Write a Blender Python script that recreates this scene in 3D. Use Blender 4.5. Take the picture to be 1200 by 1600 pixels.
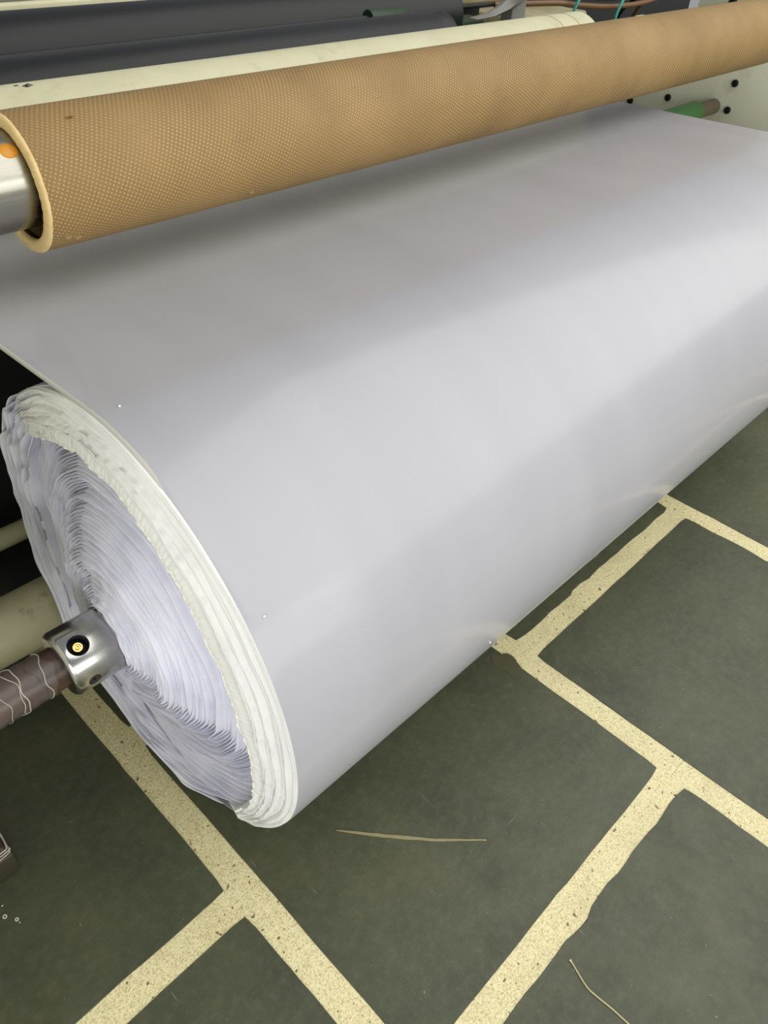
import bpy, bmesh, math, random
import numpy as np
from mathutils import Vector, Matrix
random.seed(4); np.random.seed(4)
for o in list(bpy.data.objects): bpy.data.objects.remove(o)
SC = bpy.context.scene; COL = SC.collection
PI = math.pi

# ------------------------------------------------------------------ camera
CAMZ = 1.15
yaw, pit, rol, FPX = 0.73472, 0.70682, 0.06312, 1204.0
fw = Vector((math.cos(pit)*math.cos(yaw), math.cos(pit)*math.sin(yaw), -math.sin(pit)))
r0 = fw.cross(Vector((0, 0, 1))).normalized(); u0 = r0.cross(fw)
rt = math.cos(rol)*r0 + math.sin(rol)*u0; up = -math.sin(rol)*r0 + math.cos(rol)*u0
cd = bpy.data.cameras.new('camera'); cam = bpy.data.objects.new('camera', cd); COL.objects.link(cam)
M = Matrix((rt, up, -fw)).transposed().to_4x4(); M.translation = Vector((0, 0, CAMZ)); cam.matrix_world = M
cd.sensor_fit = 'HORIZONTAL'; cd.sensor_width = 36.0; cd.lens = 36.0*FPX/1200.0; cd.clip_start = 0.02
SC.camera = cam

# ------------------------------------------------------------------ world, lights, exposure
w = bpy.data.worlds.new('hall'); SC.world = w; w.use_nodes = True
w.node_tree.nodes['Background'].inputs[0].default_value = (0.95, 0.97, 1.0, 1)
w.node_tree.nodes['Background'].inputs[1].default_value = 0.33
def area(name, loc, target, sx, sy, power, col):
    l = bpy.data.lights.new(name, 'AREA'); l.shape = 'RECTANGLE'; l.size = sx; l.size_y = sy; l.energy = power; l.color = col
    o = bpy.data.objects.new(name, l); COL.objects.link(o); o.location = loc
    o.rotation_euler = (Vector(target)-Vector(loc)).to_track_quat('-Z', 'Y').to_euler()
    return o
area('roof_light', (5.0, -2.6, 4.4), (3.6, -1.2, 0.0), 8.0, 10.0, 560, (1.0, 0.985, 0.94))
area('left_fill_light', (-2.7, -1.7, 1.0), (0.3, 0.6, 0.4), 2.2, 1.5, 85, (0.97, 0.98, 1.0))  # added fill lamp that brightens the roll's end face, no actual doorway
area('front_fill_light', (0.8, -6.0, 1.6), (1.0, 0.8, 0.7), 6.5, 2.6, 170, (1.0, 0.99, 0.95))  # added low fill lamp to reach under the tube, no actual door
vs = SC.view_settings
vs.view_transform = 'Standard'; vs.look = 'None'; vs.gamma = 1.0; vs.use_curve_mapping = False; vs.exposure = 0.0
SC.display_settings.display_device = 'sRGB'

# ------------------------------------------------------------------ material helpers
def srgb(r, g, b):
    f = lambda c: (c/255/12.92) if c/255 <= 0.04045 else ((c/255+0.055)/1.055)**2.4
    return (f(r), f(g), f(b), 1)
class Mat:
    def __init__(s, name, rough=0.5, metal=0.0, color=(0.5, 0.5, 0.5, 1), spec=0.5, coat=0.0, coat_rough=0.1):
        s.m = bpy.data.materials.new(name); s.m.use_nodes = True
        s.n = s.m.node_tree.nodes; s.l = s.m.node_tree.links
        s.b = s.n['Principled BSDF']
        s.set('Base Color', color); s.set('Roughness', rough); s.set('Metallic', metal); s.set('Specular IOR Level', spec)
        s.set('Coat Weight', coat); s.set('Coat Roughness', coat_rough)
    def set(s, k, v): s.b.inputs[k].default_value = v
    def node(s, t, **kw):
        nd = s.n.new(t)
        for k, v in kw.items():
            if hasattr(nd, k) and not isinstance(v, tuple): setattr(nd, k, v)
        return nd
    def coord(s, kind='Object', scale=(1, 1, 1), loc=(0, 0, 0), rot=(0, 0, 0)):
        tc = s.n.new('ShaderNodeTexCoord'); mp = s.n.new('ShaderNodeMapping')
        mp.inputs['Scale'].default_value = scale; mp.inputs['Location'].default_value = loc; mp.inputs['Rotation'].default_value = rot
        s.l.new(tc.outputs[kind], mp.inputs[0]); return mp.outputs[0]
    def noise(s, vec, scale, detail=4, rough=0.55):
        nd = s.n.new('ShaderNodeTexNoise'); nd.inputs['Scale'].default_value = scale
        nd.inputs['Detail'].default_value = detail; nd.inputs['Roughness'].default_value = rough
        if vec is not None: s.l.new(vec, nd.inputs['Vector'])
        return nd.outputs['Fac']
    def ramp(s, fac, stops):
        nd = s.n.new('ShaderNodeValToRGB'); e = nd.color_ramp.elements
        while len(e) < len(stops): e.new(0.5)
        for el, (p, c) in zip(e, stops): el.position = p; el.color = c if len(c) == 4 else (*c, 1)
        s.l.new(fac, nd.inputs[0]); return nd.outputs[0]
    def mix(s, fac, a, b, mode='MIX'):
        nd = s.n.new('ShaderNodeMix'); nd.data_type = 'RGBA'; nd.blend_type = mode
        for val, i in ((fac, 0), (a, 6), (b, 7)):
            if hasattr(val, 'links') or isinstance(val, bpy.types.NodeSocket): s.l.new(val, nd.inputs[i])
            else: nd.inputs[i].default_value = val
        return nd.outputs[2]
    def math(s, op, a, b=0.0, c=None):
        nd = s.n.new('ShaderNodeMath'); nd.operation = op
        for i, v in enumerate((a, b) if c is None else (a, b, c)):
            if isinstance(v, bpy.types.NodeSocket): s.l.new(v, nd.inputs[i])
            else: nd.inputs[i].default_value = v
        return nd.outputs[0]
    def bump(s, h, dist=0.001, strength=1.0):
        nd = s.n.new('ShaderNodeBump'); nd.inputs['Distance'].default_value = dist; nd.inputs['Strength'].default_value = strength
        s.l.new(h, nd.inputs['Height']); s.l.new(nd.outputs[0], s.b.inputs['Normal'])
    def link(s, out, k): s.l.new(out, s.b.inputs[k])
W4 = (1, 1, 1, 1); K4 = (0, 0, 0, 1)

def mat_slab():
    m = Mat('green_stone', rough=0.48)
    v = m.coord('Object')
    n1 = m.noise(v, 5, 6, 0.65); n2 = m.noise(v, 60, 5, 0.7); n3 = m.noise(v, 16, 4, 0.6)
    c = m.ramp(n1, [(0.3, srgb(58, 63, 44)), (0.7, srgb(82, 85, 61))])
    c = m.mix(m.math('MULTIPLY', m.ramp(n2, [(0.45, K4), (0.75, W4)]), 0.35), c, srgb(104, 105, 80))
    c = m.mix(m.math('MULTIPLY', m.ramp(n3, [(0.55, K4), (0.75, W4)]), 0.3), c, srgb(50, 58, 46))
    sc = m.noise(m.coord('Object', scale=(9, 120, 1), rot=(0, 0, 0.9)), 1.0, 3, 0.6)
    mask = m.noise(v, 7, 2, 0.5)
    s1 = m.math('MULTIPLY', m.ramp(sc, [(0.7, K4), (0.76, W4)]), m.ramp(mask, [(0.52, K4), (0.62, W4)]))
    sc2 = m.noise(m.coord('Object', scale=(130, 8, 1), rot=(0, 0, 0.25)), 1.0, 3, 0.6)
    s2 = m.math('MULTIPLY', m.ramp(sc2, [(0.7, K4), (0.76, W4)]), m.ramp(mask, [(0.40, W4), (0.48, K4)]))
    c = m.mix(m.math('MULTIPLY', m.math('MAXIMUM', s1, s2), 0.40), c, srgb(180, 178, 150))
    sp = m.ramp(m.noise(v, 150, 2, 0.5), [(0.73, K4), (0.77, W4)])
    c = m.mix(m.math('MULTIPLY', sp, 0.3), c, srgb(190, 188, 160))
    m.link(c, 'Base Color')
    m.link(m.ramp(n3, [(0.3, (0.42,)*3), (0.75, (0.6,)*3)]), 'Roughness')
    m.bump(n2, 0.0012, 0.5)
    return m.m
def mat_strip():
    m = Mat('cream_terrazzo', rough=0.6)
    v = m.coord('Object')
    n = m.noise(v, 420, 3, 0.6); n2 = m.noise(v, 105, 2, 0.5); n3 = m.noise(v, 9, 4, 0.6)
    c = m.ramp(n, [(0.34, srgb(186, 170, 122)), (0.48, srgb(222, 212, 162)), (0.68, srgb(240, 232, 188))])
    c = m.mix(m.ramp(n2, [(0.67, K4), (0.71, W4)]), c, srgb(116, 98, 66))
    c = m.mix(m.math('MULTIPLY', m.ramp(n3, [(0.5, K4), (0.75, W4)]), 0.35), c, srgb(170, 155, 112))
    m.link(c, 'Base Color'); m.bump(n, 0.0006, 0.4)
    return m.m
def mat_film():
    m = Mat('white_film', rough=0.36, color=srgb(176, 175, 181), spec=0.4, coat=0.35, coat_rough=0.13)
    v = m.coord('UV', scale=(30, 1.1, 1)); n = m.noise(v, 1.0, 0, 0.4)
    v2 = m.coord('UV', scale=(9, 2.2, 1)); n2 = m.noise(v2, 1.0, 1, 0.5)
    c = m.ramp(n2, [(0.3, srgb(163, 163, 168)), (0.7, srgb(168, 168, 173))])
    m.link(c, 'Base Color')
    m.bump(n2, 0.0010, 0.2)
    m.link(m.ramp(n, [(0.3, (0.34,)*3), (0.7, (0.38,)*3)]), 'Roughness')
    return m.m
def mat_layers(name, a, b):
    m = Mat(name, rough=0.55, spec=0.4)
    v = m.coord('Object'); n = m.noise(v, 14, 4, 0.6); n2 = m.noise(v, 160, 3, 0.6)
    m.link(m.ramp(n, [(0.32, a), (0.7, b)]), 'Base Color'); m.bump(n2, 0.0008, 0.3)
    m.set('Subsurface Weight', 0.25); m.set('Subsurface Radius', (0.006, 0.006, 0.008)); m.set('Subsurface Scale', 0.5)
    return m.m
def mat_card():
    m = Mat('embossed_cardboard', rough=0.62, spec=0.35)
    tc = m.n.new('ShaderNodeTexCoord'); sx = m.n.new('ShaderNodeSeparateXYZ'); m.l.new(tc.outputs['UV'], sx.inputs[0])
    u, vv = sx.outputs[0], sx.outputs[1]
    k = 2*PI/0.0062
    a = m.math('SINE', m.math('MULTIPLY', m.math('ADD', m.math('MULTIPLY', u, 1.0), m.math('MULTIPLY', vv, 0.55)), k))
    b = m.math('SINE', m.math('MULTIPLY', m.math('SUBTRACT', m.math('MULTIPLY', u, 0.62), m.math('MULTIPLY', vv, 1.15)), k))
    h = m.math('ADD', m.math('MULTIPLY', m.math('ADD', a, 1.0), 0.5), 0.0)
    h2 = m.math('MULTIPLY', m.math('ADD', b, 1.0), 0.5)
    hh = m.math('MULTIPLY', h, h2)
    v = m.coord('Object'); n = m.noise(v, 6, 4, 0.6); n2 = m.noise(m.coord('Object', scale=(3, 30, 30)), 8, 4, 0.6)
    amp = m.ramp(m.noise(v, 9, 3, 0.5), [(0.3, (0.35,)*3), (0.6, (0.85,)*3)])
    c0 = m.mix(m.ramp(n, [(0.3, K4), (0.7, W4)]), srgb(128, 102, 60), srgb(148, 120, 75))
    c = m.mix(m.math('MULTIPLY', m.ramp(hh, [(0.25, K4), (0.9, W4)]), amp), c0, srgb(190, 162, 106))
    c = m.mix(m.math('MULTIPLY', m.ramp(n2, [(0.6, K4), (0.75, W4)]), 0.25), c, srgb(108, 82, 50))
    m.link(c, 'Base Color'); m.bump(hh, 0.0007, 0.55)
    return m.m
def mat_paint(name, a, b, dirt=None, rough=0.45, scale=6):
    m = Mat(name, rough=rough); v = m.coord('Object'); n = m.noise(v, scale, 5, 0.6)
    c = m.ramp(n, [(0.3, a), (0.7, b)])
    if dirt: c = m.mix(m.math('MULTIPLY', m.ramp(m.noise(v, scale*3, 6, 0.7), [(0.56, K4), (0.72, W4)]), 0.6), c, dirt)
    m.link(c, 'Base Color'); return m.m
def mat_steel(name, col, rough, stretch=(1, 1, 1)):
    m = Mat(name, rough=rough, metal=1.0, color=col); n = m.noise(m.coord('Object', scale=stretch), 60, 4, 0.6)
    m.link(m.ramp(n, [(0.3, (rough*0.7,)*3), (0.7, (rough*1.4,)*3)]), 'Roughness')
    return m.m
def plain(name, col, rough=0.5, metal=0.0, coat=0.0, spec=0.5):
    m = Mat(name, rough=rough, metal=metal, color=col, coat=coat, spec=spec); n = m.noise(m.coord('Object'), 30, 3, 0.6)
    c = m.mix(m.math('MULTIPLY', n, 0.25), col, (col[0]*0.6, col[1]*0.6, col[2]*0.6, 1)); m.link(c, 'Base Color')
    return m.m
def mat_tape():
    m = Mat('clear_tape', rough=0.12, color=(0.9, 0.88, 0.85, 1), spec=0.7); m.set('Alpha', 0.05)
    n = m.noise(m.coord('Object', scale=(60, 25, 25)), 1.0, 4, 0.6); m.bump(n, 0.002, 0.5); return m.m

SLAB, STRIP, FILM, CARD = mat_slab(), mat_strip(), mat_film(), mat_card()
LAY = mat_layers('lavender_film_edges', srgb(216, 216, 232), srgb(232, 232, 242))
BAND = mat_layers('white_torn_edge', srgb(230, 230, 228), srgb(241, 240, 235))
CREAM = mat_paint('cream_paint', srgb(202, 198, 162), srgb(216, 213, 178), srgb(186, 176, 138))
CREAM_PLATE = mat_paint('cream_plate_paint', srgb(222, 222, 196), srgb(234, 234, 208), srgb(190, 188, 158), scale=4)
CREAM_DIRTY = mat_paint('stained_cream_paint', srgb(168, 162, 128), srgb(192, 188, 154), srgb(96, 88, 62), scale=9)
RUBBER = plain('black_rubber', (0.009, 0.010, 0.0105, 1), 0.42, spec=0.3)
STEEL = mat_steel('turned_steel', (0.50, 0.50, 0.49, 1), 0.24, (0.15, 0.6, 0.6))
STEEL_SHAFT = mat_steel('polished_shaft_steel', (0.36, 0.35, 0.30, 1), 0.24, (0.05, 3, 3))
BRASS = mat_steel('brass', (0.85, 0.62, 0.25, 1), 0.22)
DARK = plain('dark_hole', (0.01, 0.01, 0.009, 1), 0.7)
PLUG = plain('dark_plug_steel', (0.05, 0.045, 0.045, 1), 0.4, 0.6)
BROWN = mat_paint('brown_wrapped_shaft', srgb(58, 42, 32), srgb(78, 56, 43), srgb(48, 34, 26), rough=0.35, scale=20)
TAPE = mat_tape()
TAPE_EDGE = plain('tape_crease', srgb(196, 186, 172), 0.25)
ORANGE = plain('orange_rubber', (0.66, 0.27, 0.004, 1), 0.4, coat=0.1)
GREEN = plain('green_rubber', srgb(58, 118, 58), 0.45)
DGREEN = plain('dark_green_paint', srgb(20, 50, 16), 0.5)
GREY_BROWN = plain('grey_brown_steel', srgb(104, 96, 76), 0.5)
BLACKISH = plain('dark_paint_and_shade', (0.010, 0.011, 0.010, 1), 0.6)
GREY_GUARD = plain('grey_guard_paint', srgb(120, 120, 112), 0.45)
TEAL = plain('teal_cable', srgb(60, 150, 145), 0.4)
COPPER = plain('brown_hose', srgb(110, 78, 44), 0.4)
CORE = plain('core_board', srgb(150, 135, 112), 0.7)
BOLT = plain('black_bolt', (0.05, 0.05, 0.045, 1), 0.38, 0.7)
SMEAR = plain('cream_smear', srgb(150, 142, 104), 0.6)
THREADM = plain('thread_fibre', srgb(196, 184, 138), 0.7)
CRUMB = plain('white_crumb', srgb(226, 222, 200), 0.5)
STAIN = plain('brown_drip_stain', srgb(80, 78, 54), 0.5)
INK = plain('black_ink', (0.02, 0.02, 0.02, 1), 0.5)
RUST = mat_paint('rusty_cream_paint', srgb(150, 140, 104), srgb(188, 178, 140), srgb(100, 76, 44), scale=8)

# ------------------------------------------------------------------ mesh helpers
def tag(o, label=None, cat=None, group=None, kind=None):
    for k, v in (('label', label), ('category', cat), ('group', group), ('kind', kind)):
        if v: o[k] = v
    return o
def thing(name, loc, label, cat, group=None):
    o = bpy.data.objects.new(name, None); COL.objects.link(o); o.location = loc; o.empty_display_size = 0.05
    return tag(o, label, cat, group)
def wloc(o):
    v = Vector((0, 0, 0))
    while o: v = v + Vector(o.location); o = o.parent
    return v
def link(name, me, mat, parent=None, smooth=True, angle=40):
    o = bpy.data.objects.new(name, me); COL.objects.link(o)
    if mat: me.materials.append(mat)
    if parent:                                   # vertices arrive in world coordinates
        o.parent = parent; me.transform(Matrix.Translation(-wloc(parent)))
    if smooth:
        me.shade_smooth()
        try: me.set_sharp_from_angle(angle=math.radians(angle))
        except Exception: pass
    me.update()
    return o
def raw(name, verts, faces, uvs=None):
    me = bpy.data.meshes.new(name); me.from_pydata([tuple(v) for v in verts], [], [tuple(f) for f in faces])
    if uvs is not None:
        uv = me.uv_layers.new(name='UVMap'); vi = np.empty(len(me.loops), dtype=np.int32); me.loops.foreach_get('vertex_index', vi)
        uv.data.foreach_set('uv', np.asarray(uvs, dtype=np.float32)[vi].ravel())
    me.validate(); return me
def grid_mesh(name, P, UV=None, close_v=False):
    """P: (nu, nv, 3) array."""
    nu, nv = P.shape[:2]; idx = np.arange(nu*nv).reshape(nu, nv)
    if close_v: a = idx[:-1]; b = np.roll(idx, -1, 1)[:-1]; c = np.roll(idx, -1, 1)[1:]; d = idx[1:]
    else: a = idx[:-1, :-1]; b = idx[:-1, 1:]; c = idx[1:, 1:]; d = idx[1:, :-1]
    F = np.stack([a, b, c, d], -1).reshape(-1, 4)
    me = bpy.data.meshes.new(name); me.vertices.add(nu*nv); me.vertices.foreach_set('co', P.reshape(-1).astype(np.float32))
    me.loops.add(F.size); me.loops.foreach_set('vertex_index', F.ravel().astype(np.int32))
    me.polygons.add(len(F)); me.polygons.foreach_set('loop_start', np.arange(0, F.size, 4, dtype=np.int32))
    try: me.polygons.foreach_set('loop_total', np.full(len(F), 4, dtype=np.int32))
    except Exception: pass
    me.update(calc_edges=True)
    if UV is not None:
        uv = me.uv_layers.new(name='UVMap'); uv.data.foreach_set('uv', UV.reshape(-1, 2)[F.ravel()].astype(np.float32).ravel())
    me.validate(); return me
def lathe_x(name, prof, y, z, mat, parent=None, seg=64, shear=None, angle=35, wob=None):
    """closed solid of revolution about an axis parallel to X; prof = [(x, r)...]; r=0 ends are capped."""
    xs = np.array([q[0] for q in prof], float); rs = np.array([q[1] for q in prof], float)
    th = np.linspace(0, 2*PI, seg, endpoint=False)
    X = np.repeat(xs[:, None], seg, 1); R = np.repeat(np.maximum(rs, 1e-5)[:, None], seg, 1)
    if wob is not None: X = X + wob(X, th[None, :], R)
    P = np.stack([X, y+R*np.cos(th), z+R*np.sin(th)], -1)
    me = grid_mesh(name, P, None, True)
    bm = bmesh.new(); bm.from_mesh(me)
    bmesh.ops.remove_doubles(bm, verts=bm.verts, dist=5e-5)
    bmesh.ops.recalc_face_normals(bm, faces=bm.faces); bm.to_mesh(me); bm.free()
    return link(name, me, mat, parent, angle=angle)
def sweep(name, pts, rad, mat, parent=None, seg=10, closed_ends=True, sub=6):
    P = [Vector(q) for q in pts]
    if sub > 1 and len(P) > 2:                    # Catmull-Rom
        out = []
        for i in range(len(P)-1):
            a = P[max(i-1, 0)]; b = P[i]; c = P[i+1]; d = P[min(i+2, len(P)-1)]
            for k in range(sub):
                t = k/sub
                out.append(0.5*((2*b)+(c-a)*t+(2*a-5*b+4*c-d)*t*t+(-a+3*b-3*c+d)*t**3))
        out.append(P[-1]); P = out
    bm = bmesh.new(); rings = []
    n0 = None
    for i, q in enumerate(P):
        t = (P[min(i+1, len(P)-1)]-P[max(i-1, 0)]).normalized()
        if n0 is None: n0 = t.orthogonal().normalized()
        n0 = (n0-t*n0.dot(t)).normalized(); b0 = t.cross(n0)
        r = rad if not callable(rad) else rad(i/(len(P)-1))
        rings.append([bm.verts.new(q+n0*math.cos(2*PI*k/seg)*r+b0*math.sin(2*PI*k/seg)*r) for k in range(seg)])
    for A, B in zip(rings, rings[1:]):
        for k in range(seg): bm.faces.new((A[k], A[(k+1) % seg], B[(k+1) % seg], B[k]))
    if closed_ends: bm.faces.new(rings[0]); bm.faces.new(rings[-1])
    bmesh.ops.recalc_face_normals(bm, faces=bm.faces)
    me = bpy.data.meshes.new(name); bm.to_mesh(me); bm.free()
    return link(name, me, mat, parent)
def box(name, lo, hi, mat, parent=None, bev=0.002, seg=2):
    bm = bmesh.new(); bmesh.ops.create_cube(bm, size=1)
    for v in bm.verts: v.co = Vector([(lo[i]+hi[i])/2+v.co[i]*(hi[i]-lo[i]) for i in range(3)])
    if bev: bmesh.ops.bevel(bm, geom=list(bm.edges), offset=bev, segments=seg, affect='EDGES', profile=0.5)
    me = bpy.data.meshes.new(name); bm.to_mesh(me); bm.free()
    return link(name, me, mat, parent, angle=50)

# ------------------------------------------------------------------ FLOOR
RX = [0.2510, 0.8915, 1.5330]; PX = 0.641; SW = 0.0225       # column joints (centre lines), half strip width
bm = bmesh.new()
vs_ = [bm.verts.new(v) for v in ((-5, -5, -0.006), (7, -5, -0.006), (7, 7, -0.006), (-5, 7, -0.006))]
low = [bm.verts.new(v.co+Vector((0, 0, -0.1))) for v in vs_]
bm.faces.new(vs_); bm.faces.new(low[::-1])
for i in range(4): bm.faces.new((vs_[i], low[i], low[(i+1) % 4], vs_[(i+1) % 4]))
bmesh.ops.recalc_face_normals(bm, faces=bm.faces)
me = bpy.data.meshes.new('floor'); bm.to_mesh(me); bm.free()
floor = link('floor', me, SLAB, None, smooth=False); tag(floor, 'polished green stone slab floor with wide cream joints', kind='structure')
def slab_mesh(x0, x1, y0, y1, seed, rag):
    rnd = random.Random(seed); pts = []
    cor = [(x0, y0), (x1, y0), (x1, y1), (x0, y1)]; nrm = [(0, 1), (-1, 0), (0, -1), (1, 0)]
    for s in range(4):
        a, b = cor[s], cor[(s+1) % 4]; n = nrm[s]; N = 26; off = 0.0; ph = [rnd.uniform(0, 6.28) for _ in range(4)]
        chips = [(rnd.uniform(0.1, 0.9), rnd.uniform(0.012, 0.03), rnd.uniform(0.0015, 0.004)) for _ in range(2)]
        for i in range(N):
            t = i/N
            o = 0.0007*math.sin(5*t+ph[0])+0.0004*math.sin(23*t+ph[1])
            if s in rag: o += 0.0007*math.sin(13*t+ph[2])+0.0010*math.sin(37*t+ph[3])+rnd.uniform(-0.0010, 0.0010)
            else: o += rnd.uniform(-0.0002, 0.0002)
            for (c, wd, dp) in chips:
                if abs(t-c) < wd: o += dp*(1-abs(t-c)/wd)*(1.6 if s in rag else 0.5)
            cr = 0.006 if i == 0 else 0.0                      # clipped corners
            px = a[0]+(b[0]-a[0])*t+n[0]*o; py = a[1]+(b[1]-a[1])*t+n[1]*o
            if cr: pn = nrm[s-1]; px += (n[0]+pn[0])*0.0025; py += (n[1]+pn[1])*0.0025
            pts.append((px, py))
    cx, cy = (x0+x1)/2, (y0+y1)/2; n = len(pts)
    V = [(x, y, 0.0) for x, y in pts]
    V = [(x+(0.001 if x < cx else -0.001)*0.6, y+(0.001 if y < cy else -0.001)*0.6, 0.0) for x, y in pts]+[(x, y, -0.0008) for x, y in pts]+[(x, y, -0.006) for x, y in pts]
    F = [tuple(range(n))]
    for k in (0, 1):
        for i in range(n): j = (i+1) % n; F.append((k*n+i, k*n+n+i, k*n+n+j, k*n+j))
    return raw('stone_slab', V, F)
rows = {0: 0.4445, 1: 0.1020, 2: 0.4340}; PY = 0.675
for c in range(-2, 5):
    xa = RX[0]+(c-1)*PX+SW; xb = RX[0]+c*PX-SW
    if c == 1: xa, xb = 0.2735, 0.8690
    if c == 2: xa, xb = 0.9140, 1.5105
    if c == 0: xb = 0.2285
    if c == 3: xa = 1.5555
    base = rows.get(c, 0.102 if c % 2 else 0.44)
    for k in range(-2, 4):
        ya = base+(k-1)*PY+SW; yb = base+k*PY-SW
        if ya > 2.6 or yb < -1.3: continue
        rag = ()
        if c == 1 and k == 0: rag = (2,)
        if c == 2 and k == 0: rag = (1,)
        if c == 2 and k == 1: rag = (0,)
        o = link('stone_slab', slab_mesh(xa, xb, ya, yb, c*31+k*7+5, rag), SLAB, floor, smooth=False)
        s = box('joint_strip', (xa+0.002, ya-2*SW-0.0042, -0.0058), (xb-0.002, ya+0.0042, -0.0009), STRIP, floor, bev=0)
    # the strip running along y between this column and the next; cut where the cross strips meet it
    for k in range(-2, 4):
        y0 = base+k*PY; s = box('joint_strip', (xb-0.0042, y0-PY+0.0002, -0.0059), (xb+2*SW+0.0042, y0-0.0002, -0.0012), STRIP, floor, bev=0)

# ------------------------------------------------------------------ FILM ROLL
YC, ZC, R = 0.6555, 0.3957, 0.3110
X0, X1 = 0.274, 2.0
roll = thing('film_roll', (1.1, YC, ZC-R), 'huge glossy white plastic film roll wound on a steel shaft above the green floor', 'film roll')
CRY, CRR = 1.25, 0.087; CRZ = 0.8706-2.0247*CRR+CRR          # cream pressure roller
prof = []
for a in np.linspace(60, 0, 7): prof.append((CRY+(CRR+0.0012)*math.sin(math.radians(a)), CRZ-(CRR+0.0012)*math.cos(math.radians(a))))
yb_, zb_ = prof[-1]
for t in np.linspace(0.04, 0.96, 26): prof.append((yb_+(YC-yb_)*t, zb_+(ZC+R-zb_)*(t*t*(3-2*t)*0.5+t*0.5)-0.004*math.sin(PI*t)))
for a in np.linspace(90, 440, 200): prof.append((YC+(R-0.0016*max(0, (a-200)/240))*math.cos(math.radians(a)), ZC+(R-0.0016*max(0, (a-200)/240))*math.sin(math.radians(a))))
prof = np.array(prof); arc = np.concatenate([[0], np.cumsum(np.hypot(*np.diff(prof, axis=0).T))])
xs = np.concatenate([[X0+0.0008, X0, X0+0.0015, X0+0.006, X0+0.02, X0+0.06], np.linspace(X0+0.15, X1-0.1, 22), [X1-0.02, X1]])
P = np.zeros((len(xs), len(prof), 3)); P[..., 0] = xs[:, None]
nrm = np.gradient(prof, axis=0); nrm = np.stack([-nrm[:, 1], nrm[:, 0]], -1); nrm /= np.linalg.norm(nrm, axis=1)[:, None]
nrm = -nrm   # outward (up on the sheet)
if nrm[20, 1] < 0: nrm = -nrm
inset = np.interp(xs, [X0, X0+0.0015, X0+0.006], [0.0006, 0.0002, 0.0]); inset[0] = 0.0012
for i in range(len(xs)):
    sag = 0.0016*np.sin(arc*5+xs[i]*3)*np.exp(-((arc-0.3)/0.2)**2)
    P[i, :, 1:] = prof-nrm*inset[i]+nrm*sag[:, None]
    P[i, :, 0] += 0.0016*np.sin(arc*9+1)*(1 if i < 5 else 0)
UV = np.stack([np.repeat(xs[:, None], len(prof), 1), np.repeat(arc[None], len(xs), 0)], -1)
link('film_sheet', grid_mesh('film_sheet', P, UV), FILM, roll, angle=60)
# selvedge: the thicker hem that runs along the near edge of the sheet
sel = []
n_sheet = 33+14
for i, dx in enumerate((0.0004, 0.0006, 0.0012, 0.0040, 0.0055)):
    lift = (-0.0014, 0.0002, 0.0011, 0.0010, 0.0003)[i]
    row = P[4, 2:n_sheet].copy(); row[:, 0] = X0-0.0012+dx*1.0+0.0016*np.sin(arc[2:n_sheet]*9+1); row[:, 1:] = prof[2:n_sheet]+nrm[2:n_sheet]*(lift*np.clip(np.linspace(6, 0, n_sheet-2), 0, 1)-0.0003*(np.linspace(6, 0, n_sheet-2) < 0.5))[:, None]; sel.append(row)
sel = np.array(sel); link('selvedge', grid_mesh('selvedge', sel, UV[:5, 2:n_sheet]), plain('film_hem', srgb(186, 184, 174), 0.45), roll, angle=60)

def pnoise(th, freqs, seed, drift=0.0, i=0):
    rg = np.random.RandomState(seed); out = np.zeros_like(th)
    for k in freqs:
        a = rg.uniform(0.5, 1.0)/math.sqrt(len(freqs)); ph = rg.uniform(0, 6.28); out += a*np.sin(k*th+ph+drift*i*rg.uniform(-1, 1))
    return out
def lerp_ang(th, tab):
    a = np.array([t[0] for t in tab]+[tab[0][0]+360.0]); v = np.array([t[1] for t in tab]+[tab[0][1]])
    d = np.degrees(th) % 360; d = np.where(d < a[0], d+360, d); return np.interp(d, a, v)
NT = 1000; th = np.linspace(0, 2*PI, NT, endpoint=False)
torn = lerp_ang(th, [(0, 0.300), (20, 0.292), (37, 0.272), (62, 0.246), (103, 0.226), (133, 0.203), (150, 0.200), (181, 0.213), (225, 0.284), (242, 0.304), (300, 0.306)])
bulge = lerp_ang(th, [(0, -0.003), (12, 0.000), (35, -0.002), (60, -0.002), (100, 0.0), (200, 0.0), (230, 0.001), (245, 0.003), (258, 0.008), (278, 0.008), (298, 0.006), (317, 0.013), (331, 0.006), (345, 0.001)])
rough_side = lerp_ang(th, [(0, 1.0), (60, 0.8), (100, 0.45), (140, 0.25), (200, 0.3), (240, 0.7), (280, 0.9), (330, 0.8)])
NL = 66
rb = np.linspace(0.0440, 0.3060, NL); g = rb[1]-rb[0]
rings = []; rg = np.random.RandomState(9); coff = np.zeros(NL)
for i in range(1, NL): coff[i] = 0.70*coff[i-1]+rg.normal(0, 0.0024)
left_side = np.interp(rough_side, [0.3, 0.9], [0.0, 1.0])
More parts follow.
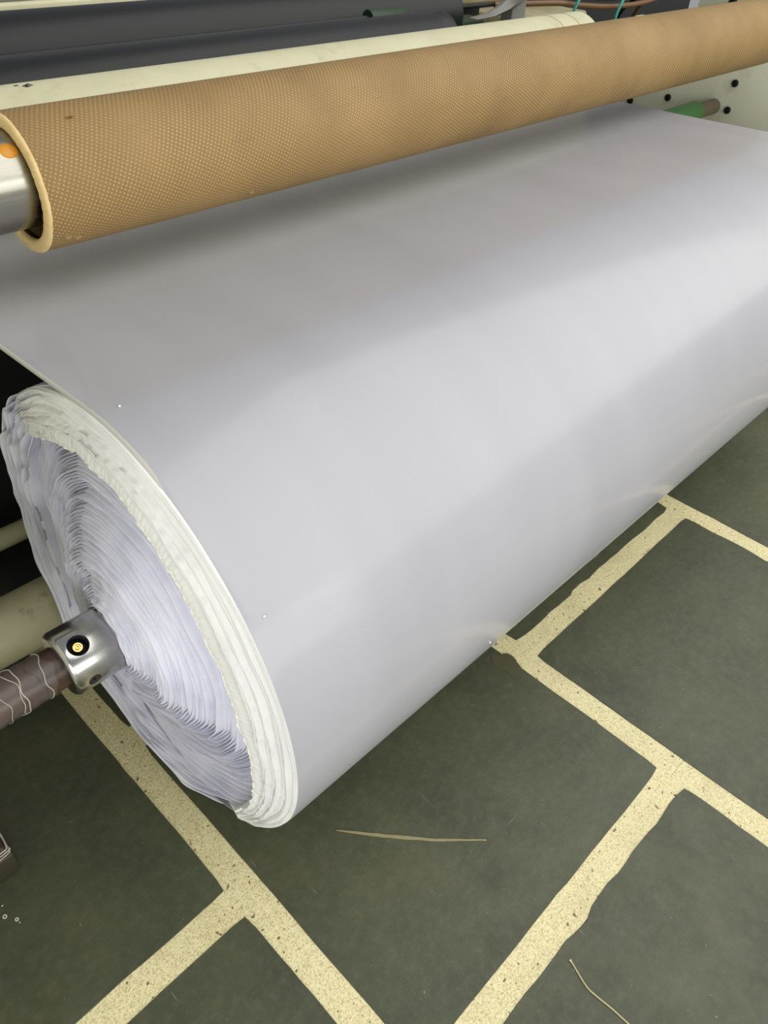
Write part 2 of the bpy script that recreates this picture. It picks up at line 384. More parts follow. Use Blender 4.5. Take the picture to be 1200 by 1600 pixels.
for i in range(NL):
    r = rb[i]; t = r/R
    cone = np.interp(t, [0.14, 0.30, 0.5, 0.68, 0.78, 0.9, 1.0], [0.044, 0.030, 0.008, -0.010, -0.014, -0.008, -0.004])
    d = cone+bulge*np.interp(t, [0.2, 0.6, 0.85, 1.0], [0, 0.45, 0.9, 0.95])
    d = d-0.010*(1/(1+np.exp(-(r-torn)/0.006)))*np.interp(rough_side, [0.2, 0.8], [1, 0.3])
    amp = 0.0030*np.interp(t, [0.14, 0.3, 0.6, 1.0], [0.35, 0.8, 1.0, 1.1])*(0.35+0.65*rough_side)
    ruf = amp*(pnoise(th, (3, 5, 7), 3, 0.06, i)+0.45*pnoise(th, (9, 12, 16), 5, 0.12, i)+0.20*left_side*pnoise(th, (23, 29, 37), 7, 0.16, i))
    ruf = ruf+0.0007*pnoise(th, (4, 7, 11, 15), 700+i)
    ed = d+coff[i]+0.0026*pnoise(th, (2, 3, 5, 8), 100+i)+0.0006*left_side*pnoise(th, (19, 27), 300+i)
    gv = 0.0060+0.005*rg.rand()+0.002*pnoise(th, (2, 5), 500+i)
    for fr, dd in ((-0.36, -1.0), (-0.16, -0.30), (-0.03, -0.04), (0.03, 0.0), (0.12, -0.10), (0.30, -0.75), (0.44, -1.0)):
        rr = r+g*fr+ruf; rr = np.minimum(rr, R-0.001+0.003*left_side)
        rings.append(np.stack([X0-(ed+gv*dd), YC+rr*np.cos(th), ZC+rr*np.sin(th)], -1))
last = rings[-1].copy(); last[:, 0] = X0+0.03; last[:, 1] = YC+(R-0.002)*np.cos(th); last[:, 2] = ZC+(R-0.002)*np.sin(th); rings.append(last)
lay = link('rolled_layers', grid_mesh('rolled_layers', np.array(rings), None, True), LAY, roll, angle=180); lay['kind'] = 'stuff'
lay['label'] = 'ruffled lavender white film edges wound in layers'
# outer bundle of layers whose torn inner edge stands proud of the rest
a0, a1 = math.radians(33), math.radians(243); tt = np.linspace(a0, a1, 620)
ti = np.interp(tt, th, torn); jag = 0.0022*pnoise(tt, (37, 61, 97), 21)+0.0018*pnoise(tt, (13, 23), 22)
ti = ti+jag; bl = np.interp(tt, th, bulge); rgs = np.interp(tt, th, rough_side)
Sv = [(-0.06, -0.016), (-0.05, -0.010), (-0.02, 0.002), (0.0, 0.0065), (0.03, 0.0075), (0.08, 0.006), (0.14, 0.0055)]
nr = 7
for k in range(nr):
    s0 = 0.2+0.76*k/nr; ds = 0.76/nr; hk = (0.006, 0.0085, 0.0045, 0.008, 0.0035, 0.006, 0.0025)[k]
    Sv += [(s0+0.02*ds, hk*0.45), (s0+0.30*ds, hk*0.8), (s0+0.62*ds, hk), (s0+0.80*ds, hk*0.97), (s0+0.93*ds, hk*0.35)]
Sv += [(0.985, 0.002), (0.994, -0.002), (0.996, -0.012)]
brow = []
for q, (s, dpt) in enumerate(Sv):
    fade = np.clip(np.minimum((tt-a0)/0.25, (a1-tt)/0.18), 0, 1)
    wv = 0.0016*pnoise(tt, (7, 12, 19), 40+q//5)*(0.3+rgs)*(0 if s > 0.97 else 1)
    wr = 0.0022*pnoise(tt, (6, 11, 21), 60+q//5)*(0.25+rgs)*(0.0 if s > 0.95 or s < 0 else 1)
    rr = ti+(R-0.0005-ti)*s+wr
    pim = 0.0006*pnoise(tt, (151, 211), 80+q) if -0.01 < s < 0.2 else 0
    brow.append(np.stack([X0-(dpt*fade-0.010*(1-fade)+wv+pim+bl*0.9-0.003*(s < 0.9)), YC+rr*np.cos(tt), ZC+rr*np.sin(tt)], -1))
o = link('torn_layer_band', grid_mesh('torn_layer_band', np.array(brow)), BAND, roll, angle=180); o['label'] = 'creamy white outer layers with torn inner edge'
EDGE = mat_paint('frayed_cream_edge', srgb(238, 234, 218), srgb(246, 243, 230), srgb(220, 210, 180), rough=0.7, scale=60)
epts = []
for k in range(0, len(tt), 2):
    if 20 < k < len(tt)-12:
        rr = ti[k]+0.0006*math.sin(k*1.7)+np.random.uniform(-0.0004, 0.0004); q = brow[3][k]
        epts.append((q[0]-0.0004+np.random.uniform(-0.0004, 0.0004), YC+rr*math.cos(tt[k]), ZC+rr*math.sin(tt[k])))
fe = sweep('frayed_edge', epts, lambda t: 0.0011+0.0004*math.sin(t*260)+0.0003*math.sin(t*93), EDGE, roll, seg=6, sub=1); fe['label'] = 'frayed cream torn edge'
# loose wavy flaps on the left side of the end
flap_spec = [(-122+5*k, 78-5*k+(k % 3)*6, 0.3105-0.0052*k, 0.0080-0.0013*k+(0.003 if k % 3 == 1 else 0), 31+k) for k in range(9)]
for (d0, d1, rr0, pro, sd) in flap_spec:
    t2 = np.linspace(math.radians(d0), math.radians(d1), 320); fd = np.clip(np.minimum(np.linspace(0, 9, 320), np.linspace(9, 0, 320)), 0, 1)
    bl = np.interp(np.degrees(t2) % 360, np.degrees(th), bulge, period=360); rowz = []
    wv = 0.0024*pnoise(t2, (5, 8, 12), sd//3)+0.0020*pnoise(t2, (15, 22, 31), sd)
    crump = np.exp(-((np.degrees(t2)-28)/22)**2)+0.5*np.exp(-((np.degrees(t2)+70)/30)**2); wv = wv*(1+1.6*crump)+0.0028*crump*pnoise(t2, (19, 27, 36), 300+sd//2)
    for s, px_ in ((0, -0.020), (0.4, -0.006), (0.8, pro*0.6), (1, pro), (1.0, pro-0.0007), (0.8, pro*0.6-0.0010), (0.4, -0.007)):
        r2 = np.minimum(rr0+wv*s*fd+0.0005*s, R+0.002)+(0.0007 if len(rowz) > 3 else 0)
        rowz.append(np.stack([X0-bl*0.95-px_*fd+0.0028*pnoise(t2, (7, 11, 17), sd+9)*s*fd+0.010*(1-fd), YC+r2*np.cos(t2), ZC+r2*np.sin(t2)], -1))
    link('loose_flap', grid_mesh('loose_flap', np.array(rowz)), LAY, roll, angle=180)
lathe_x('core_tube', [(0.236, 0.0375), (0.236, 0.0436), (2.03, 0.0436), (2.03, 0.0375)], YC, ZC, CORE, roll)
lathe_x('roll_end_cap', [(X1-0.012, 0.043), (X1-0.012, 0.2), (X1-0.004, R-0.004), (X1-0.02, R-0.003)], YC, ZC, LAY, roll)

# ------------------------------------------------------------------ WINDING SHAFT (steel collar, taped brown journal)
shaft = thing('winding_shaft', (0.2, YC, ZC), 'steel expanding shaft with brass valve and brown taped journal through the film roll', 'shaft')
XC0, XC1, RC = 0.166, 0.246, 0.0368
RC = 0.0425
def boolean_cut(o, cutters):
    for c in cutters:
        md = o.modifiers.new('cut', 'BOOLEAN'); md.operation = 'DIFFERENCE'; md.object = c; md.solver = 'EXACT'
    bpy.context.view_layer.update()
    dg = bpy.context.evaluated_depsgraph_get(); me = bpy.data.meshes.new_from_object(o.evaluated_get(dg))
    o.modifiers.clear(); old = o.data; o.data = me
    for c in cutters: bpy.data.objects.remove(c)
collar = lathe_x('steel_collar', [(XC0, 0.0), (XC0, 0.0375), (XC0+0.0012, 0.0398), (XC0+0.0045, 0.0420), (XC0+0.0065, RC), (XC1-0.018, RC), (XC1-0.0165, RC-0.0006), (XC1-0.015, RC), (XC1, RC), (XC1, 0.0)], YC, ZC, STEEL, shaft, seg=96)
def radial_cyl(name, x, ang, r_in, r_out, rad, mat, parent, seg=28, prof=None):
    a = math.radians(ang); n = Vector((0, math.cos(a), math.sin(a))); q = n.to_track_quat('Z', 'X').to_matrix().to_4x4()
    bm = bmesh.new(); pr_ = prof or [(r_in, 0), (r_in, rad), (r_out, rad), (r_out, 0)]; ringv = []
    for (h, rr) in pr_: ringv.append([bm.verts.new((rr*math.cos(2*PI*k/seg), rr*math.sin(2*PI*k/seg), h)) for k in range(seg)] if rr > 1e-6 else [bm.verts.new((0, 0, h))])
    for A, B in zip(ringv, ringv[1:]):
        for k in range(seg):
            f = [A[k % len(A)], A[(k+1) % len(A)], B[(k+1) % len(B)], B[k % len(B)]]; f2 = []
            for v in f:
                if v not in f2: f2.append(v)
            if len(f2) > 2: bm.faces.new(f2)
    bmesh.ops.recalc_face_normals(bm, faces=bm.faces)
    bmesh.ops.transform(bm, matrix=Matrix.Translation((x, YC, ZC)) @ q, verts=bm.verts)
    me = bpy.data.meshes.new(name); bm.to_mesh(me); bm.free()
    return link(name, me, mat, parent)
c1 = radial_cyl('cutter', 0.1889, 117.3, 0.022, 0.06, 0.0128, None, None); c2 = radial_cyl('cutter', 0.1887, 187.3, 0.0385, 0.06, 0.0078, None, None)
collar_loc = collar.location.copy(); boolean_cut(collar, [c1, c2])
collar.data.shade_smooth()
try: collar.data.set_sharp_from_angle(angle=math.radians(30))
except Exception: pass
radial_cyl('valve_pocket', 0.1889, 117.3, 0, 0, 0, DARK, collar, prof=[(0.0228, 0.0), (0.0228, 0.0125), (0.0405, 0.01262), (0.0405, 0.0121), (0.0235, 0.0120), (0.0235, 0.0)])
radial_cyl('brass_valve', 0.1889, 117.3, 0, 0, 0, BRASS, collar, prof=[(0.0230, 0), (0.0230, 0.0062), (0.0335, 0.0062), (0.0345, 0.0056), (0.0345, 0.0040), (0.0325, 0.0036), (0.0325, 0.0028), (0.0360, 0.0026), (0.0360, 0.0014), (0.0330, 0.0012), (0.0330, 0)])
radial_cyl('dark_plug', 0.1887, 187.3, 0, 0, 0, PLUG, collar, prof=[(0.0386, 0), (0.0386, 0.0076), (0.0412, 0.0076), (0.0412, 0.0020), (0.0394, 0.0018), (0.0394, 0)])
lathe_x('journal', [(-0.215, 0.0), (-0.215, 0.027), (0.150, 0.0272), (0.160, 0.0265), (0.167, 0.0265), (0.167, 0.0)], YC, ZC, BROWN, shaft,
        wob=None)
lathe_x('shaft_bar', [(0.245, 0.0), (0.245, 0.0365), (2.50, 0.0365), (2.50, 0.026), (2.62, 0.026), (2.62, 0.0)], YC, ZC, STEEL, shaft)
tape_w = lambda X, T, RR: 0.004*np.sin(3*T+X*90)+0.002*np.sin(7*T+X*40)
tpf = [(x, 0.0280+0.0006*math.sin(x*310)+0.0004*math.sin(x*777)) for x in np.linspace(-0.08, 0.153, 40)]
tape = lathe_x('clear_tape_wrap', tpf, YC, ZC, TAPE, shaft, wob=tape_w, angle=180)
for xq, tl, rr in ((0.145, 0.25, 0.00059), (0.112, 0.5, 0.00072), (0.104, 0.8, 0.00052), (0.092, 0.3, 0.00039), (0.062, -0.4, 0.00052), (0.045, 0.6, 0.00072), (0.038, 0.2, 0.00039)):
    pts = []
    for k in range(37):
        a = 2*PI*k/36; rr_ = 0.0284
        pts.append((xq+tl*0.012*math.sin(a+xq*50)+0.0022*math.sin(3*a+xq*200)+0.0012*math.sin(7*a+xq*900), YC+rr_*math.cos(a), ZC+rr_*math.sin(a)))
    sweep('tape_crease', pts, rr, TAPE_EDGE, shaft, seg=6, sub=1)

# ------------------------------------------------------------------ CARDBOARD TUBE on its steel shaft
TY, TZ, TR, TX = 0.982, 0.824, 0.080, 0.386
tube = thing('cardboard_tube', (TX, TY, TZ-TR), 'thick brown embossed cardboard tube lying above the white film sheet', 'tube')
xs = np.linspace(TX+0.002, 2.52, 70); seg = 128; tha = np.linspace(0, 2*PI, seg+1)
tp = [(TX+0.006, 0.0640), (TX+0.0015, 0.0645), (TX, 0.0660), (TX-0.0006, 0.0700), (TX, 0.0780), (TX+0.0012, 0.0795)]+[(x, TR) for x in xs[1:]]+[(2.52, 0.0640)]+[(x, 0.0640) for x in np.linspace(2.51, TX+0.012, 8)]
X = np.array([q[0] for q in tp]); RR = np.array([q[1] for q in tp])
fu = 0.0003*pnoise(tha, (9, 17, 31, 47), 77)*1.0
Pt = np.stack([X[:, None]+(fu[None]*(X[:, None] < TX+0.004)), TY+RR[:, None]*np.cos(tha)[None], TZ+RR[:, None]*np.sin(tha)[None]], -1)
UVt = np.stack([np.repeat(X[:, None], seg+1, 1), np.repeat((tha*TR)[None], len(X), 0)], -1)
link('tube_wall', grid_mesh('tube_wall', Pt, UVt), CARD, tube, angle=50)
CARD_END = mat_paint('cut_cardboard', srgb(222, 190, 128), srgb(240, 214, 156), srgb(198, 160, 102), rough=0.8, scale=40)
ep = [(TX+0.004, 0.0637), (TX+0.0008, 0.0643), (TX-0.0012, 0.0660), (TX-0.0018, 0.0700), (TX-0.0012, 0.0775), (TX+0.0006, 0.0797), (TX+0.003, 0.0803)]
lathe_x('cut_end', ep, TY, TZ, CARD_END, tube, seg=128, wob=lambda Xx, T, Rr: 0.0003*pnoise(T+0*Xx, (9, 17, 31, 47), 77)+0.0003*pnoise(T+0*Xx, (71, 93), 78), angle=180)
for (fx, fy, fz) in ((0.408, 0.9174, 0.7769), (0.4217, 0.9207, 0.7726), (0.6913, 0.9201, 0.7733), (0.454, 0.9485, 0.8966)):
    n = Vector((0, fy-TY, fz-TZ)).normalized(); b = Vector((0, -n.z, n.y)); q = Vector((fx, TY, TZ))+n*TR*0.998; ex = Vector((1, 0, 0))
    V = [q-ex*0.006, q+ex*0.004-b*0.002, q+ex*0.007+b*0.002+n*0.002, q+n*0.0035+b*0.003, q-ex*0.002+b*0.002+n*0.001, q-b*0.002]
    link('torn_flake', raw('torn_flake', V, [(0, 5, 4), (5, 1, 4), (1, 2, 4), (4, 2, 3), (0, 4, 3)]), CARD, tube, smooth=False)
SZ = TZ+0.0070; SR = 0.0565
ush = thing('tube_shaft', (0.4, TY, SZ), 'polished steel expanding shaft with orange lug inside the cardboard tube', 'shaft')
lathe_x('shaft_bar', [(-0.215, 0.0), (-0.215, SR), (2.53, SR), (2.53, 0.03), (2.62, 0.03), (2.62, 0.0)], TY, SZ, STEEL_SHAFT, ush, seg=96)
def lug(xc, ang):
    a = math.radians(ang); n = Vector((0, math.cos(a), math.sin(a))); b = Vector((0, -n.z, n.y)); P = []
    for i in range(9):
        f = i/8*PI/2
        P.append([Vector((xc, TY, SZ))+n*(SR-0.001+0.0022*math.sin(f))+Vector((1, 0, 0))*(0.0115*math.cos(f)*math.cos(t))+b*(0.0095*math.cos(f)*math.sin(t)) for t in np.linspace(0, 2*PI, 24, endpoint=False)])
    return link('rubber_lug', grid_mesh('rubber_lug', np.array([[tuple(v) for v in r_] for r_ in P]), None, True), ORANGE, ush)
lug_obj = lug(0.374, 131)

# ------------------------------------------------------------------ ROLLERS OF THE MACHINE
pr = thing('pressure_roller', (1.2, CRY, CRZ-CRR), 'long cream roller lying directly behind the brown cardboard tube', 'roller')
lathe_x('roller_body', [(-0.10, 0.0), (-0.10, CRR), (2.0, CRR), (2.0, 0.0)], CRY, CRZ, CREAM, pr, seg=96)
for xq in (1.86, 1.93): lathe_x('groove_ring', [(xq, CRR-0.001), (xq, CRR+0.0006), (xq+0.004, CRR+0.0006), (xq+0.004, CRR-0.001)], CRY, CRZ, CREAM_DIRTY, pr, seg=64)
lathe_x('roller_journal', [(-0.215, 0.0), (-0.215, 0.03), (2.62, 0.03), (2.62, 0.0)], CRY, CRZ, BLACKISH, pr, seg=32)
def ink(x, ang, pts, wd):
    P = [(x+u*math.cos(0), CRY+(CRR+0.0004)*math.cos(math.radians(ang)+v/CRR), CRZ+(CRR+0.0004)*math.sin(math.radians(ang)+v/CRR)) for u, v in pts]
    return sweep('ink_mark', P, wd, INK, pr, seg=6, sub=2)
ink(0.528, 96.5, [(-0.004, -0.004), (-0.001, -0.0045), (0.002, -0.004)], 0.0009)
ink(0.540, 96.5, [(-0.006, 0.002), (-0.001, -0.001), (0.006, -0.005)], 0.0009)
ink(0.540, 96.5, [(-0.0015, 0.003), (0.0, 0.0022), (0.002, 0.0028)], 0.0019)
ink(0.540, 96.5, [(0.003, -0.004), (0.006, 0.0), (0.009, 0.002)], 0.0008)
ink(0.540, 96.5, [(-0.004, 0.0045), (0.0, 0.005), (0.004, 0.0042)], 0.0007)
def roller(name, y, dep, rad, x0, x1, mat, label, endshape=None):
    z = CAMZ-y*math.tan(math.radians(dep))-rad/math.cos(math.radians(dep))
    t = thing(name, (1.0, y, z-rad), label, 'roller')
    pf = [(x0, 0.0), (x0, rad), (x1-0.05, rad)]
    pf += endshape(x1, rad) if endshape else [(x1, rad), (x1, 0.0)]
    lathe_x('roller_body', pf, y, z, mat, t, seg=96, angle=60)
    lathe_x('roller_journal', [(-0.215, 0.0), (-0.215, rad*0.35), (x1+0.05, rad*0.35), (x1+0.05, 0.0)], y, z, BLACKISH, t, seg=32)
    box('bearing_post', (x1+0.03, y-0.02, 0.0), (x1+0.06, y+0.02, z+0.012), BLACKISH, t, bev=0.003)
    return t, z
flare = lambda x1, r: [(x1-0.03, r*0.99), (x1-0.012, r*1.0), (x1+0.004, r*1.03), (x1+0.014, r*1.0), (x1+0.016, r*0.86), (x1+0.004, r*0.72), (x1-0.004, r*0.5), (x1-0.004, 0.0)]
roller('rubber_roller', 1.46, 11.1, 0.075, -0.12, 1.695, RUBBER, 'lower glossy black rubber roller just behind the cream roller', flare)
roller('rubber_roller', 1.72, 8.67, 0.085, -0.12, 2.0, RUBBER, 'upper glossy black rubber roller, farthest back under the cream rail', flare)
rail = thing('guard_rail', (1.0, 1.96, 0.86), 'pale cream rail along the very top behind the black rollers', 'rail')
box('rail_bar', (-0.215, 1.93, 0.835), (1.75, 1.99, 0.868), CREAM, rail, bev=0.006)
box('rail_cap', (-0.215, 1.945, 0.868), (1.75, 1.99, 0.879), GREY_GUARD, rail, bev=0.002)
gp = thing('guide_roller', (0.3, 1.0, 0.09), 'thick dirty cream pipe roller low behind the left end of the film roll', 'roller')
lathe_x('pipe_body', [(-0.215, 0.0), (-0.215, 0.0533), (2.62, 0.0533), (2.62, 0.0)], 1.002, 0.143, CREAM_DIRTY, gp)
tp_ = thing('tie_bar', (0.3, 1.156, 0.176), 'thin cream tie bar behind the thick dirty pipe roller', 'bar')
lathe_x('bar_body', [(-0.215, 0.0), (-0.215, 0.0184), (2.62, 0.0184), (2.62, 0.0)], 1.156, 0.194, CREAM_DIRTY, tp_, seg=32)

# ------------------------------------------------------------------ SIDE FRAMES
XP = 2.60; KP = XP/2.14
fr = thing('side_frame', (XP+0.02, 1.6, 0.0), 'cream painted machine side plate with black socket bolts at the far right', 'machine frame')
def plate(name, poly, x0, x1, mat, parent, bev=0.003):
    bm = bmesh.new(); f = bm.faces.new([bm.verts.new((x0, y, z)) for y, z in poly])
    e = bmesh.ops.extrude_face_region(bm, geom=[f]); bmesh.ops.translate(bm, vec=(x1-x0, 0, 0), verts=[v for v in e['geom'] if isinstance(v, bmesh.types.BMVert)])
    bmesh.ops.recalc_face_normals(bm, faces=bm.faces); bmesh.ops.bevel(bm, geom=list(bm.edges), offset=bev, segments=2, affect='EDGES', profile=0.5)
    me = bpy.data.meshes.new(name); bm.to_mesh(me); bm.free(); return link(name, me, mat, parent, angle=50)
plate('frame_plate', [(0.40, 0.0), (2.3, 0.0), (2.3, 0.69), (1.52, 0.69), (1.42, 0.80), (1.25, 0.81), (1.225, 0.835), (1.222, 1.02), (0.40, 1.02)], XP, XP+0.04, CREAM_PLATE, fr)
def socket_bolt(y, z, parent, r=0.0085):
    lathe_x('socket_bolt', [(XP+0.001, r+0.0005), (XP-0.0045, r+0.0002), (XP-0.0055, r-0.001), (XP-0.0055, r*0.62), (XP-0.0005, r*0.55), (XP-0.0005, 0.0)], y, z, BOLT, parent, seg=24)
for y, z in ((1.023, 0.698), (0.859, 0.760), (0.858, 0.700), (1.128, 0.671), (1.16, 0.673), (0.923, 0.919)): socket_bolt(y*KP, CAMZ-(CAMZ-z)*KP, fr, 0.0125 if z > 0.9 else 0.010)
fl = thing('side_frame', (-0.235, 1.5, 0.0), 'unseen cream side plate added past the left edge to block light and carry shafts', 'machine frame')
box('frame_plate', (-0.255, 0.36, 0.0), (-0.215, 2.3, 1.3), CREAM_PLATE, fl, bev=0.003)  # out of view; extended to keep light from the left off the floor
rp = thing('rear_panel', (1.0, 2.3, 0.0), 'near black machine panel closing the back of the rollers', 'panel')
box('panel_sheet', (-0.215, 2.26, 0.0), (2.19, 2.3, 0.74), BLACKISH, rp, bev=0.002)
ip = thing('shade_backing', (1.0, 1.24, 0.0), 'near black sheet added behind the pipes as the darkness under the white film', 'panel')
box('panel_sheet', (-0.213, 1.23, 0.0), (1.80, 1.25, 0.60), BLACKISH, ip, bev=0.002)  # black sheet stands in for the deep shade beneath the film
# green idler between the film edge and the plate
GY, GZ = 0.945, 0.676
gr = thing('green_roller', (2.2, GY, 0.5), 'small green rubber roller with grey brown journal beside the right side plate', 'roller')
GY, GZ = 1.0888, 0.605
lathe_x('roller_body', [(1.0, 0.0), (1.0, 0.030), (2.465, 0.030), (2.478, 0.028), (2.484, 0.022), (2.484, 0.0)], GY, GZ, GREEN, gr, seg=40)
lathe_x('journal', [(2.47, 0.0), (2.47, 0.0215), (2.601, 0.0215), (2.601, 0.0)], GY, GZ, GREY_BROWN, gr, seg=32)

# ------------------------------------------------------------------ THINGS AT THE TOP RIGHT, BEHIND THE ROLLERS
gd = thing('curved_guard', (2.2, 1.70, 0.78), 'curved grey metal guard strip beyond the end of the lower black roller', 'guard')
Lf = [(2.135, 0.786), (2.20, 0.792), (2.262, 0.807), (2.300, 0.826), (2.318, 0.860), (2.322, 0.93)]
Rf = [(2.150, 0.782), (2.262, 0.783), (2.335, 0.797), (2.392, 0.815), (2.425, 0.845), (2.440, 0.93)]
Pg = []
for (dy, sh) in ((0.0, 0), (0.012, 0)):
    Pg.append([(l[0], 1.70+dy, l[1]) for l in Lf]); Pg.append([((l[0]+r[0])/2, 1.685+dy, (l[1]+r[1])/2) for l, r in zip(Lf, Rf)]); Pg.append([(r[0], 1.70+dy, r[1]) for r in Rf])
Pg = [Pg[0], Pg[1], Pg[2], Pg[5], Pg[4], Pg[3], Pg[0]]
link('guard_sheet', grid_mesh('guard_sheet', np.array(Pg)), GREY_GUARD, gd, angle=50)
box('guard_post', (2.34, 1.705, 0.0), (2.41, 1.75, 0.93), GREY_GUARD, gd, bev=0.003)
cb = thing('cream_housing', (2.35, 1.95, 0.0), 'cream machine housing behind the curved grey guard', 'machine')
box('housing_body', (2.15, 1.92, 0.775), (2.62, 2.10, 0.99), RUST, cb, bev=0.012); box('housing_post', (2.45, 2.0, 0.0), (2.55, 2.08, 0.78), BLACKISH, cb, bev=0.003)
sweep('edge_seal', [(2.18, 1.915, 0.86), (2.17, 1.915, 0.80), (2.20, 1.915, 0.782), (2.35, 1.915, 0.776), (2.60, 1.915, 0.774)], 0.006, RUBBER, cb)
g2 = thing('green_cover', (2.1, 1.82, 0.0), 'dark green machine cover below the cream housing', 'cover')
box('cover_body', (2.02, 1.79, 0.55), (2.33, 1.88, 0.764), DGREEN, g2, bev=0.02, seg=4); box('cover_post', (2.15, 1.80, 0.0), (2.22, 1.87, 0.56), BLACKISH, g2, bev=0.003)
g3 = thing('green_roller', (1.6, 1.585, 0.815), 'dark green roller end between the two black rubber rollers', 'roller')
lathe_x('roller_body', [(1.58, 0.0), (1.58, 0.020), (1.705, 0.020), (1.712, 0.016), (1.714, 0.0)], 1.585, 0.836, DGREEN, g3, seg=32)
lathe_x('roller_journal', [(-0.215, 0.0), (-0.215, 0.008), (1.74, 0.008), (1.74, 0.0)], 1.585, 0.836, BLACKISH, g3, seg=20)
rc = thing('rusty_tray', (2.7, 1.98, 0.0), 'rust stained cream tray under the brown hose at the back', 'tray')
box('tray_body', (2.66, 1.90, 0.60), (3.10, 2.15, 0.722), RUST, rc, bev=0.01, seg=3); box('tray_leg', (2.7, 2.0, 0.0), (2.76, 2.06, 0.62), BLACKISH, rc, bev=0.003); box('tray_leg', (3.0, 2.0, 0.0), (3.06, 2.06, 0.62), BLACKISH, rc, bev=0.003)
dk = thing('dark_cabinet', (3.3, 2.6, 0.0), 'near black machine cabinet at the back beyond the side plate', 'cabinet')
box('cabinet_body', (2.20, 2.5, 0.0), (5.2, 2.9, 1.1), BLACKISH, dk, bev=0.01); box('cabinet_top', (2.18, 2.48, 1.1), (5.22, 2.92, 1.12), BLACKISH, dk, bev=0.004)
tag(sweep('brown_hose', [(2.50, 1.90, 0.775), (2.72, 1.80, 0.780), (2.86, 1.80, 0.766), (3.10, 1.80, 0.748), (3.35, 1.80, 0.748), (3.7, 1.86, 0.76), (4.0, 2.2, 0.6), (4.1, 2.3, 0.0)], 0.009, COPPER), 'long brown hose lying across the top behind the cream roller', 'hose')
tag(sweep('black_hose', [(2.64, 1.90, 0.82), (2.72, 1.84, 0.800), (2.90, 1.83, 0.785), (3.2, 1.83, 0.768), (3.6, 1.86, 0.78), (3.85, 2.2, 0.6), (3.9, 2.3, 0.0)], 0.008, RUBBER), 'black hose running just behind the brown hose', 'hose')
for (x, z, lab) in ((2.80, 0.722, 'teal cable nearer the curved guard, left of the two'), (3.10, 0.70, 'teal cable farther right above the cream roller')):
    tag(sweep('teal_cable', [(x, 1.78, 0.0), (x, 1.775, z-0.3), (x-0.02, 1.765, z), (x+0.03, 1.77, z+0.10), (x+0.12, 1.86, z+0.22), (x+0.2, 2.49, z+0.3)], 0.0055, TEAL), lab, 'cable', 'teal cables')

# ------------------------------------------------------------------ SMALL THINGS ON THE FLOOR
fb = thing('frame_foot', (-0.08, 0.82, 0.0), 'dark steel machine foot with brown wrapped top at the lower left edge', 'machine foot')
box('foot_block', (-0.215, 0.700, 0.0), (0.0366, 0.95, 0.046), plain('dark_foot_paint', srgb(62, 60, 44), 0.45), fb, bev=0.0025)
box('wrapped_pad', (-0.205, 0.703, 0.0455), (0.0335, 0.94, 0.064), BROWN, fb, bev=0.006, seg=3)
for k, (dx, dz) in enumerate(((0.0, 0.0), (0.004, 0.007), (-0.004, 0.012))):
    sweep('wrap_crease', [(-0.12, 0.7025, 0.050+dz*0.6), (-0.03, 0.7015, 0.049+dz), (0.026+dx, 0.7015, 0.050+dz), (0.0345, 0.712, 0.052+dz*0.8), (0.0348, 0.78, 0.051+dz)], 0.0012, TAPE_EDGE, fb, seg=6)
def flat_patch(name, outline, mat, z=0.0002, h=0.0004):
    n = len(outline); V = [(x, y, z+h) for x, y in outline]+[(x, y, z) for x, y in outline]
    F = [tuple(range(n)), tuple(range(2*n-1, n-1, -1))]+[(i, i+n, (i+1) % n+n, (i+1) % n) for i in range(n)]
    me = raw(name, V, F); return link(name, me, mat, None, smooth=False)
sm = [(0.404, 0.423), (0.451, 0.365), (0.503, 0.305), (0.560, 0.250)]
pts = []
for k in range(25):
    t = k/24*3; i = min(int(t), 2); u = t-i; pts.append((sm[i][0]+(sm[i+1][0]-sm[i][0])*u, sm[i][1]+(sm[i+1][1]-sm[i][1])*u))
wd = lambda t: 0.0042*math.sin(PI*min(t*1.6+0.12, 1.0)*0.5)*(1-0.75*t)
rs_ = random.Random(3)
outl = [(x+wd(k/24)*0.7+rs_.uniform(-.0005, .0005), y+wd(k/24)*0.7) for k, (x, y) in enumerate(pts)]+[(x-wd(k/24)*0.7+rs_.uniform(-.0005, .0005), y-wd(k/24)*0.7) for k, (x, y) in reversed(list(enumerate(pts)))]
tag(flat_patch('dried_smear', outl, SMEAR), 'curved cream smear dried on the slab below the film roll end', 'smear')
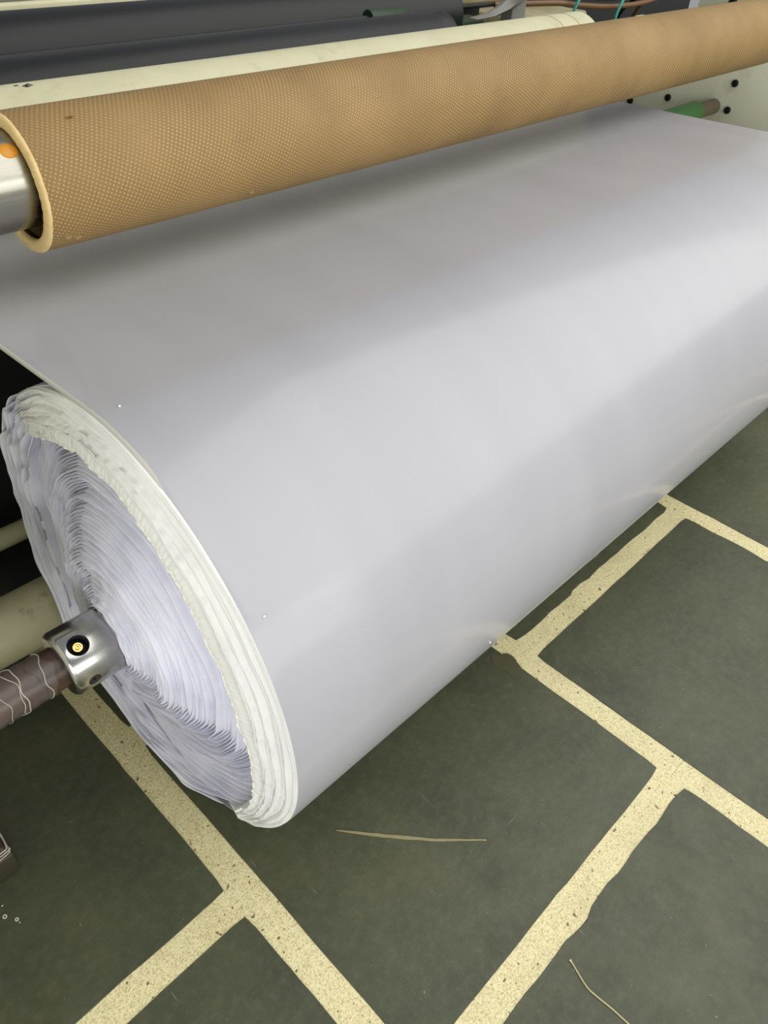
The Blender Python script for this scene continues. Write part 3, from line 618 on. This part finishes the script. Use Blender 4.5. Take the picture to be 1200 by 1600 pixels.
tag(sweep('loose_thread', [(0.509, 0.062, 0.0018), (0.507, 0.055, 0.0012), (0.4975, 0.028, 0.0011), (0.497, 0.012, 0.0011), (0.499, -0.012, 0.0011), (0.500, -0.045, 0.0011), (0.506, -0.09, 0.0011)], lambda t: 0.0011 if t > 0.1 else 0.0018, THREADM, seg=6), 'beige thread lying on the lower right slab', 'thread')
dr = []
for k in range(30):
    a = 2*PI*k/30; rr = 1+0.12*math.sin(3*a+1)+0.08*math.sin(5*a)
    dr.append((0.856+0.020*rr*math.cos(a), 0.436+0.034*rr*math.sin(a)))
tag(flat_patch('drip_stain', dr, STAIN, 0.0002, 0.0003), 'brownish drip stain on the slab at the cream joint under the film roll', 'stain')
for j, (x, y, rr) in enumerate(((-0.011, 0.652, 0.0024), (-0.001, 0.637, 0.0020), (-0.007, 0.668, 0.0014), (0.0, 0.630, 0.001))):
    lab = ('white plastic ring nearest the dark machine foot, larger of the two rings', 'smaller white plastic ring beside the larger one', 'white crumb at the left edge above the rings', 'tiny white speck just below the smaller ring')[j]
    if j < 2: o = sweep('plastic_ring', [(x+rr*math.cos(a), y+rr*math.sin(a), 0.0009) for a in np.linspace(0, 2*PI, 17)], 0.0008, CRUMB, seg=6, closed_ends=False, sub=1)
    else: o = sweep('plastic_crumb', [(x-rr*0.7, y, 0.0009), (x, y+rr*0.3, 0.0011), (x+rr*0.7, y, 0.0009)], lambda t: 0.0009*math.sin(PI*(0.15+0.7*t))+0.0001, CRUMB, seg=6, sub=2)
    tag(o, lab, 'plastic scrap', 'plastic scraps at the lower left')
LINT = plain('white_lint', srgb(245, 245, 245), 0.6)
for (x, y, z, lab) in ((0.3028, 0.6464, 0.7066, 'white lint speck on the film near the top of the rim'),
                       (0.2926, 0.4112, 0.5882, 'white lint speck on the film right beside the lower right rim'),
                       (0.6218, 0.3510, 0.3324, 'white lint speck low on the film where a cream joint meets the roll')):
    n = Vector((0, y-YC, z-ZC)).normalized(); c = Vector((x, y, z))+n*0.0006
    tag(sweep('lint_speck', [c-Vector((0.0014, 0, 0)), c+n*0.0004, c+Vector((0.0014, 0, 0))], lambda t: 0.0002+0.0011*math.sin(PI*t), LINT, seg=8, sub=3), lab, 'lint', 'lint specks on the film')
